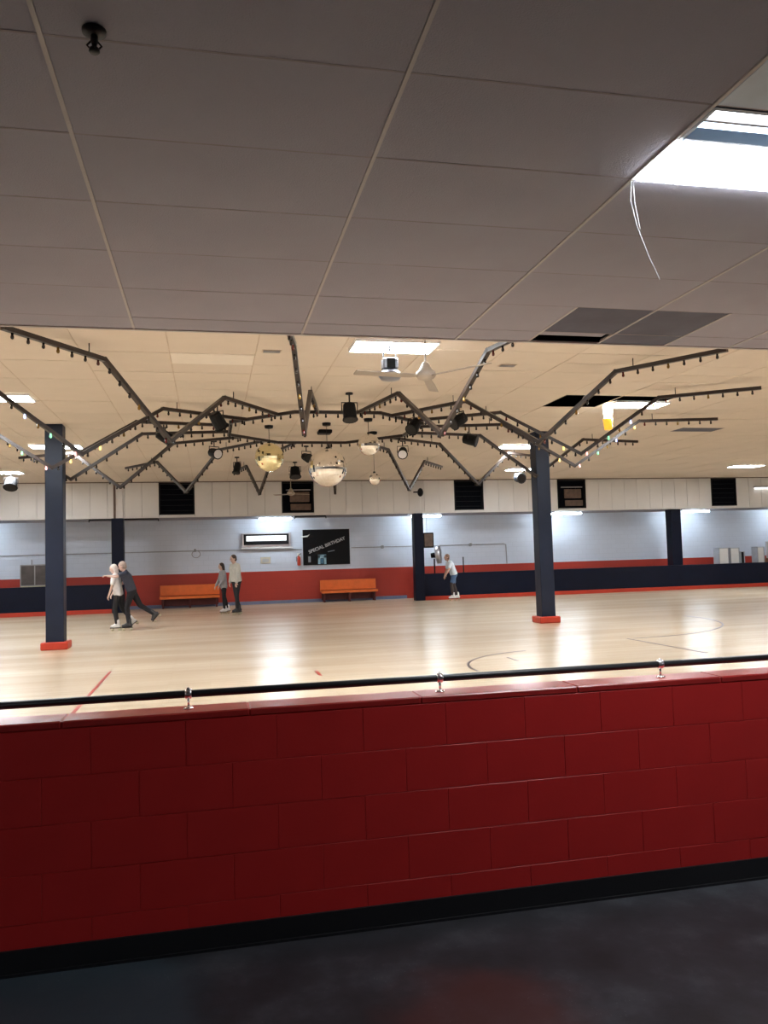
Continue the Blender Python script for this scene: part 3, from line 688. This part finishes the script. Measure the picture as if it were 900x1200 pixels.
# conduits
def conduit(pts, lbl): return tag(MB().tube(pts, .018, 6).build('wall_conduit', m_grey), lbl, 'conduit')
yc = YB-.025
conduit([(-9, yc, 2.2), (-.6, yc, 2.2), (-.4, yc, 2.2), (1.2, yc, 2.19), (2.0, yc, 2.13), (3.7, yc, 2.16)], 'thin horizontal conduit along white wall left of the banner')
conduit([(5.75, yc, 2.17), (8.5, yc, 2.17), (12.4, yc, 2.17), (12.5, yc, 2.13), (12.52, yc, 1.33)], 'conduit along white wall from banner, bending down right of the skater')
for x, lbl in ((7.06, 'small round junction box on the conduit right of banner'), (10.9, 'small round junction box on the conduit above the lone skater')):
    t = thing('junction_box', (x, yc-.03, 2.17), lbl, 'electrical box')
    MB().lathe([(.07, -.02), (.075, 0), (.075, .05)], (0, 0, 0), (0, 1, 0), 14).build('box', m_grey, t); MB().lathe([(.012, -.03), (.012, -.02)], (0, 0, 0), (0, 1, 0), 8).build('screw', m_blackm, t)
t = thing('cord_loop', (-.48, yc-.02, 2.2), 'coiled cord loop hanging from conduit above the left orange bench', 'cord')
MB().tube([(.16*math.cos(a*math.pi/8), -.01, -.13+.14*math.sin(a*math.pi/8)) for a in range(17)], .014, 6).build('coil', m_grey, t, True); MB().cbox(-.08, .0, -.03, .03, -.04, .08, .006).build('outlet_box', m_grey, t)

# benches
def bench(x, wd, lbl):
    t = thing('bench', (x, YB-.42, 0), lbl, 'bench', 'orange benches along the red wall'); h = wd/2
    a = MB(); a.cbox(-h, h, -.2, .22, .40, .455, .01).build('seat', m_orange, t)
    MB().obar((-h, .245, .68), (h, .245, .68), .05, .40).build('backrest', m_orange, t)
    MB().obar((-h, .20, .44), (-h, .20, .5), .03, .03, (1, 0, 0)).build('side_rail', m_orange, t)
    MB().cbox(-h, h, -.205, -.18, .36, .46, .005).build('front_rail', m_orange, t)
    for s in (-1, 0, 1):
        xx = s*(h-.12)
        MB().cbox(xx-.03, xx+.03, -.16, -.1, 0, .40, .005).cbox(xx-.03, xx+.03, .16, .22, 0, .40, .005).box(xx-.02, xx+.02, -.1, .16, .3, .36).build('leg_frame', m_maroon, t)
    MB().box(-h+.05, h-.05, .23, .25, .08, .38).build('back_panel', m_maroon, t)
bench(-.73, 2.26, 'orange wooden bench against red wall beside the standing pair')
bench(5.55, 2.3, 'orange wooden bench against red wall below the black banner')

# speaker on far column
t = thing('speaker_box', (8.51, Y_SOF+.15, 2.06), 'brown black speaker box mounted on the side of the far middle column', 'speaker')
MB().cbox(-.2, .22, -.14, .14, 0, .6, .012).build('cabinet', m_black, t); MB().box(-.16, .17, -.152, -.14, .05, .55).build('grille', m_brown, t)
MB().tube([(-.02, 0, .6), (-.02, 0, Z_LOW-2.06)], .008, 5).build('cable', m_grey, t)
# pedestal fan behind half wall
t = thing('pedestal_fan', (8.9, Y_SOF+.62, 0), 'grey drum pedestal fan facing right behind the navy half wall', 'fan')
MB().lathe([(.25, 0), (.24, .03), (.05, .05)], n=18).tube([(0, 0, .04), (0, 0, 1.62)], .03, 8).build('stand', m_black, t)
d = Vector((1, -.45, .12)).normalized(); c = Vector((.16, -.05, 1.78))
MB().lathe([(.33, -.09), (.36, -.08), (.36, .09), (.33, .1), (.33, .085), (.34, .0), (.33, -.08)], c, d, 26).build('drum_ring', m_silver, t, True)
MB().lathe([(.07, -.1), (.09, -.05), (.09, .02), (.05, .08)], c, d, 14).lathe([(.1, -.3), (.11, -.14), (.06, -.1)], c, d, 12).build('motor', m_black, t, True)
e1 = d.cross(Vector((0, 0, 1))).normalized(); e2 = d.cross(e1)
for i in range(4):
    a = i*math.pi/2+.4; u = e1*math.cos(a)+e2*math.sin(a); s = e2*math.cos(a)-e1*math.sin(a)
    MB().obar(c+u*.06, c+u*.31, .16, .012, d+s*.5).build('fan_blade', m_silver, t)
g = MB()
for rr in (.1, .17, .24, .31): g.tube([c+d*.1+(e1*math.cos(k*math.pi/10)+e2*math.sin(k*math.pi/10))*rr for k in range(21)], .005, 4)
for k in range(8): a = k*math.pi/4; g.tube([c+d*.1, c+d*.1+(e1*math.cos(a)+e2*math.sin(a))*.34], .005, 4)
g.build('front_grille', m_silver, t)
# thin post
t = thing('thin_post', (9.95, Y_SOF+.1, 1.04), 'thin dark post standing on the half wall beside lone skater', 'post')
MB().tube([(0, 0, 0), (0, 0, .62)], .025, 8).build('pole', m_blackm, t, True); MB().lathe([(.05, 0), (.05, .01), (.03, .02)], n=12).build('foot', m_blackm, t)
# left cabinet behind half wall
t = thing('game_cabinet', (-6.15, Y_SOF+.75, 0), 'dark grey cabinet behind the navy half wall at far left', 'cabinet')
MB().cbox(-.5, .5, -.25, .25, .05, 1.84, .015).build('body', m_grey, t)
MB().box(-.46, -.02, -.265, -.25, 1.1, 1.8).build('door', mat('smoky_panel', (.07, .06, .06), .35, var=.4, scale=3), t); MB().box(.02, .46, -.265, -.25, 1.1, 1.8).build('door', MATS['smoky_panel'], t)
MB().box(-.46, .46, -.28, -.25, 1.0, 1.07).build('shelf_edge', mat('yellowed_trim', (.5, .46, .3), .5), t)
MB().tube([(-.15, 0, 1.84), (-.15, 0, 2.02)], .02, 6).build('aerial', m_grey, t)
MB().box(-.48, .48, -.22, .22, 0, .05).build('plinth', m_black, t)

# right side things behind the half wall
def unit(x, wd, lbl, z1=1.72, marks=4, dark=False):
    t = thing('storage_rack', (x, Y_SOF+.75, 0), lbl, 'rack'); h = wd/2
    MB().box(-h, -h+.03, -.2, .2, 0, z1).box(h-.03, h, -.2, .2, 0, z1).box(-h, h, -.2, .2, z1-.03, z1).box(-h, h, -.2, .2, 0, .06).build('frame', mat('pale_grey_frame', (.42, .44, .48), .5), t)
    MB().box(-h+.03, h-.03, -.17, .19, .06, z1-.03).build('panel', m_black if dark else m_white, t)
    for q in range(marks): MB().cbox(-h+.06, h-.06, -.19, -.17, z1-.2-q*.17, z1-.07-q*.17, .006).build('drawer', m_black if dark else m_white, t)
unit(22.05, .50, 'white drawer rack behind the navy half wall, left of the white pair', 1.72, 4)
unit(22.6, .46, 'white drawer rack behind the navy half wall, right of the white pair', 1.71, 4)
unit(22.98, .2, 'narrow black unit beside the two white racks', 1.54, 2, True)
unit(23.9, .36, 'slim white drawer tower near the right edge', 1.72, 5)
t = thing('wood_crate', (24.7, Y_SOF+.8, 0), 'orange brown crate stack at right edge behind the half wall', 'crate')
MB().cbox(-.35, .35, -.2, .2, 0, 1.2, .01).build('body', mat('crate_wood', (.3, .13, .06), .6, var=.2), t)
for q in range(4): MB().box(-.35, .35, -.215, -.2, .7+q*.13, .8+q*.13).build('slat', MATS['crate_wood'], t)
MB().cbox(-.25, .35, -.15, .15, 1.2, 1.95, .02).build('upper_box', m_soff, t)

# ================================================================== PEOPLE
def remeshed(mb, name, m, parent, voxel=.009, smooth=4):
    me = bpy.data.meshes.new(name); me.from_pydata(mb.v, [], mb.f); me.update()
    import bmesh
    bm = bmesh.new(); bm.from_mesh(me); bmesh.ops.recalc_face_normals(bm, faces=bm.faces); bm.to_mesh(me); bm.free()
    o = bpy.data.objects.new('tmp', me); COL.objects.link(o)
    r = o.modifiers.new('r', 'REMESH'); r.mode = 'VOXEL'; r.voxel_size = voxel
    s = o.modifiers.new('s', 'SMOOTH'); s.iterations = smooth; s.factor = .5
    dg = bpy.context.evaluated_depsgraph_get(); dg.update()
    out = bpy.data.meshes.new_from_object(o.evaluated_get(dg)); bpy.data.objects.remove(o); out.name = name
    for p in out.polygons: p.use_smooth = True
    out.materials.clear(); out.materials.append(m)
    return inst(name, out, parent)
V = Vector
def person(loc, heading, lbl, h=1.75, lean=0, legs=((5, 8), (-5, 8)), arms=None, head=(0, 0), skin=(.55, .33, .25), hair=(.05, .03, .02), hairlong=False,
           shirt=(.4, .4, .4), sleeve=.55, shirt_long=0., pants=(.02, .02, .025), shorts=False, legcol=None, skate=(.8, .8, .8), build=1.0, spread=.0):
    k = h/1.75
    m_sk = mat('skin_'+lbl[:14], skin, .55, var=.05); m_ha = mat('hair_'+lbl[:14], hair, .6, var=.2, scale=40); m_sh = mat('shirt_'+lbl[:14], shirt, .85, var=.1, scale=12, bump=.3, bscale=30)
    m_pa = mat('pants_'+lbl[:14], pants, .85, var=.12, scale=14, bump=.3, bscale=30); m_bt = mat('skate_'+lbl[:14], skate, .45); m_wh = mat('skate_wheel', (.5, .45, .3), .4); m_pl = m_grey
    ca, sa = math.cos(math.radians(lean)), math.sin(math.radians(lean))
    def tor(x, y, z): return V((x*ca+z*sa, y, z*ca-x*sa))*k        # torso frame, hips at origin
    hips = [V((0, s*.092, 0))*k for s in (1, -1)]
    J = {}
    for i, s in enumerate((1, -1)):
        th, kb = legs[i]; a = math.radians(th); b = math.radians(th-kb); sp = spread
        kn = hips[i]+V((math.sin(a), s*sp*.4, -math.cos(a)))*.43*k
        an = kn+V((math.sin(b), s*sp*.4, -math.cos(b)))*.42*k
        J[i] = (hips[i], kn, an, b)
    pitch = [min(0, J[i][3])*.9 for i in (0, 1)]
    low = min(J[i][2].z for i in (0, 1)); lift = .185*k
    off = V((0, 0, lift-low))
    sh = [tor(0, s*.185*build, .5) for s in (1, -1)]
    arms = arms or [((.1, .15, -1), (.35, .0, -1)), ((.1, -.15, -1), (.35, 0, -1))]
    el = [sh[i]+V(arms[i][0]).normalized()*.29*k for i in (0, 1)]
    wr = [el[i]+V(arms[i][1]).normalized()*.255*k for i in (0, 1)]
    neck = tor(.0, 0, .56); hc = tor(.03, 0, .70)
    HR = Matrix.Rotation(math.radians(head[0]), 3, 'Z') @ Matrix.Rotation(math.radians(head[1]+lean*.35), 3, 'Y')
    hp = lambda x, y, z: hc+HR @ (V((x, y, z))*k)
    o_ = lambda p: p+off
    # ---- body, one continuous surface
    B = MB(); bu = build
    for s in (-1, 0, 1):
        B.capsule(o_(tor(0, s*.075*bu, .02)), o_(tor(0, s*.065*bu, .2)), .105*k*bu, .092*k*bu)
        B.capsule(o_(tor(0, s*.065*bu, .2)), o_(tor(.01, s*.095*bu, .40)), .092*k*bu, .105*k*bu)
    B.capsule(o_(sh[0]*1.0-V((0, .03, .02))*k), o_(sh[1]+V((0, .03, -.02))*k), .068*k, .068*k)
    B.capsule(o_(tor(0, 0, .46)), o_(hc), .065*k, .052*k)
    B.ell(o_(hc+HR @ (V((0, 0, .025))*k)), (.098*k, .078*k, .105*k), 16, 12, HR)
    B.ell(o_(hp(.02, 0, -.05)), (.07*k, .058*k, .07*k), 14, 10, HR)
    B.capsule(o_(hp(.09, 0, .01)), o_(hp(.112, 0, -.022)), .010*k, .015*k, 8, 3)
    for s in (-1, 1): B.ell(o_(hp(-.005, s*.078, -.005)), (.02*k, .011*k, .032*k), 8, 6, HR)
    for i in (0, 1):
        hpj, kn, an, b = J[i]
        B.capsule(o_(hpj), o_(kn), .088*k*bu, .056*k); B.capsule(o_(kn), o_(kn.lerp(an, .35)), .056*k, .058*k); B.capsule(o_(kn.lerp(an, .35)), o_(an), .058*k, .038*k)
        B.capsule(o_(sh[i]), o_(el[i]), .052*k, .040*k); B.capsule(o_(el[i]), o_(wr[i]), .040*k, .027*k)
        d = (wr[i]-el[i]).normalized(); sd = d.cross(V((0, 0, 1)));
        if sd.length < .2: sd = d.cross(V((1, 0, 0)))
        sd.normalize(); nm = sd.cross(d).normalized()
        pm = wr[i]+d*.05*k
        for q in (-1, 0, 1): B.capsule(o_(wr[i]+sd*q*.012*k), o_(wr[i]+d*.08*k+sd*q*.026*k), .018*k, .015*k, 8, 2)
        for q, L in ((-1.5, .062), (-.5, .078), (.5, .083), (1.5, .07)):
            p0 = wr[i]+d*.085*k+sd*q*.02*k; p1 = p0+(d*.8-nm*.35)*L*.55*k; p2 = p1+(d*.55-nm*.75)*L*.5*k
            B.capsule(o_(p0), o_(p1), .0095*k, .009*k, 8, 2); B.capsule(o_(p1), o_(p2), .009*k, .008*k, 8, 2)
        s = 1 if i else -1
        p0 = wr[i]+d*.03*k+sd*s*.03*k; p1 = p0+(d*.6+sd*s*.7-nm*.2)*.05*k
        B.capsule(o_(p0), o_(p1), .012*k, .01*k, 8, 2); B.capsule(o_(p1), o_(p1+(d*.9-nm*.4)*.03*k), .01*k, .008*k, 8, 2)
    body = remeshed(B, 'person', m_sk, None, .0085, 3)
    body.location = loc; body.rotation_euler = (0, 0, math.radians(heading)); tag(body, lbl, 'person')
    # face
    for s in (-1, 1):
        MB().ell(o_(hp(.089, s*.032, .015)), (.008*k, .013*k, .008*k), 8, 6, HR).build('eye', mat('eye_dark', (.03, .02, .02), .3), body, True)
    MB().ell(o_(hp(.088, 0, -.062)), (.008*k, .024*k, .007*k), 8, 6, HR).build('mouth', mat('lips', (.35, .12, .1), .5), body, True)
    # hair cap
    Hh = MB(); Hh.ell(o_(hp(-.018, 0, .045)), (.1*k, .088*k, .1*k), 16, 10, HR); Hh.ell(o_(hp(-.045, 0, -.01)), (.068*k, .084*k, .08*k), 14, 8, HR)
    if hairlong: Hh.capsule(o_(hp(-.06, 0, 0)), o_(hp(-.085, 0, -.2)), .07*k, .04*k); Hh.capsule(o_(hp(-.02, .07, 0)), o_(hp(-.04, .075, -.15)), .03*k, .025*k); Hh.capsule(o_(hp(-.02, -.07, 0)), o_(hp(-.04, -.075, -.15)), .03*k, .025*k)
    remeshed(Hh, 'hair', m_ha, body, .01, 2)
    # shirt
    T = MB(); e = .016*k
    for s in (-1, 0, 1):
        T.capsule(o_(tor(0, s*.078*bu, .06-shirt_long)), o_(tor(0, s*.07*bu, .2)), .105*k*bu+e, .1*k*bu+e)
        T.capsule(o_(tor(0, s*.07*bu, .2)), o_(tor(.01, s*.095*bu, .40)), .1*k*bu+e, .105*k*bu+e)
    T.capsule(o_(sh[0]-V((0, .03, .02))*k), o_(sh[1]+V((0, .03, -.02))*k), .068*k+e, .068*k+e)
    T.capsule(o_(tor(0, 0, .46)), o_(tor(0, 0, .55)), .07*k, .066*k)
    for i in (0, 1):
        if sleeve <= 1: T.capsule(o_(sh[i]), o_(sh[i].lerp(el[i], sleeve)), .052*k+e, .05*k+e)
        else:
            T.capsule(o_(sh[i]), o_(el[i]), .052*k+e, .044*k+e); T.capsule(o_(el[i]), o_(wr[i].lerp(el[i], .08)), .044*k+e, .034*k+e)
    remeshed(T, 'shirt', m_sh, body, .012, 3)
    # trousers
    P = MB()
    for s in (-1, 0, 1): P.capsule(o_(tor(0, s*.075*bu, .0)), o_(tor(0, s*.07*bu, .1)), .105*k*bu+.01, .1*k*bu+.008)
    for i in (0, 1):
        hpj, kn, an, b = J[i]
        if shorts: P.capsule(o_(hpj), o_(hpj.lerp(kn, .7)), .1*k*bu, .086*k)
        else: P.capsule(o_(hpj), o_(kn), .098*k*bu, .07*k); P.capsule(o_(kn), o_(an.lerp(kn, .06)), .07*k, .058*k)
    remeshed(P, 'shorts' if shorts else 'trousers', m_pa, body, .012, 3)
    if legcol:
        Lg = MB()
        for i in (0, 1): hpj, kn, an, b = J[i]; Lg.capsule(o_(hpj.lerp(kn, .5)), o_(kn), .08*k, .062*k); Lg.capsule(o_(kn), o_(kn.lerp(an, .35)), .062*k, .064*k); Lg.capsule(o_(kn.lerp(an, .35)), o_(an), .064*k, .045*k)
        remeshed(Lg, 'leggings', mat('leggings_'+lbl[:12], legcol, .8), body, .012, 2)
    # roller skates
    for i in (0, 1):
        hpj, kn, an, b = J[i]; R = Matrix.Rotation(-pitch[i], 3, 'Y') if pitch[i] < -.35 else Matrix.Identity(3)
        q = lambda x, y, z: o_(an)+R @ (V((x, y, z))*k)
        W = MB(); W.capsule(q(-.055, 0, -.055), q(.145, 0, -.065), .045*k, .04*k); W.capsule(q(-.02, 0, -.03), q(-.01, 0, .09), .055*k, .056*k); W.capsule(q(.0, 0, .0), q(.1, 0, -.05), .05*k, .04*k)
        bt = remeshed(W, 'roller_skate', m_bt, body, .011, 2)
        pl = MB()
        for (x0, x1, z0, z1) in ((-.1, .19, -.115, -.1),):
            v = [q(x, y, z) for z in (z0, z1) for x, y in ((x0, -.035), (x1, -.035), (x1, .035), (x0, .035))]
            pl.add(v, [(0, 3, 2, 1), (4, 5, 6, 7), (0, 1, 5, 4), (1, 2, 6, 5), (2, 3, 7, 6), (3, 0, 4, 7)])
        pl.build('sole_plate', m_black, bt)
        for x in (-.065, .13):
            for y in (-.04, .04): MB().lathe([(.02*k, -.014*k), (.03*k, -.012*k), (.03*k, .012*k), (.02*k, .014*k)], q(x, y, -.155), R @ V((0, 1, 0)), 12).build('wheel', m_wh, bt, True)
    return body
# skating couple
person((-2.36, 22.42, 0), 172, 'skater in white top and dark trousers with light hair, held by companion', 1.66, 8, ((10, 18), (-12, 26)),
       [((.15, .15, -1), (.35, -.1, -.9)), ((.1, -.2, -1), (.4, .3, -.8))], (10, 8), (.72, .52, .45), (.78, .70, .66), True, (.82, .80, .82), .7, .05, (.018, .018, .022), False, None, (.85, .85, .85), 1.0)
person((-2.01, 22.36, 0), 180, 'skater in dark navy shirt leaning forward with arm around companion', 1.76, 17, ((16, 22), (-28, 28)),
       [((.62, .5, -.2), (.85, -.5, .08)), ((.3, -.35, -.85), (.8, .25, -.3))], (-5, 10), (.66, .44, .38), (.42, .32, .27), False, (.05, .055, .085), .6, 0, (.016, .016, .022), False, None, (.05, .05, .055), 1.08)
# standing pair
person((.48, 27.5, 0), 195, 'shorter skater in grey hooded top and black leggings near the orange bench', 1.6, 4, ((4, 8), (-6, 10)),
       [((.2, .12, -1), (.5, .0, -.8)), ((.25, -.12, -1), (.5, .1, -.8))], (0, 4), (.6, .4, .33), (.04, .025, .02), True, (.34, .34, .36), 1.5, .1, (.014, .014, .018), False, None, (.82, .82, .84), .95)
person((.88, 26.9, 0), 205, 'taller skater in pale beige sweater and black trousers beside shorter companion', 1.84, 5, ((5, 6), (-4, 8)),
       [((.05, .14, -1), (.3, .1, -.95)), ((.0, -.16, -1), (.15, -.1, -1))], (0, 8), (.6, .4, .33), (.05, .03, .025), False, (.62, .62, .58), 1.5, .02, (.02, .02, .026), False, None, (.03, .03, .035), 1.12)
# lone skater
person((9.2, 29.6, 0), 180, 'lone skater in pale blue shirt and denim shorts leaning left', 1.74, 20, ((20, 28), (-2, 16)),
       [((.35, .3, -.9), (.55, .1, -.85)), ((.15, -.2, -1), (.35, 0, -.95))], (0, -8), (.6, .38, .31), (.22, .12, .08), False, (.68, .76, .86), .75, .03, (.08, .15, .28), True, (.05, .035, .035), (.82, .85, .84), 1.05)
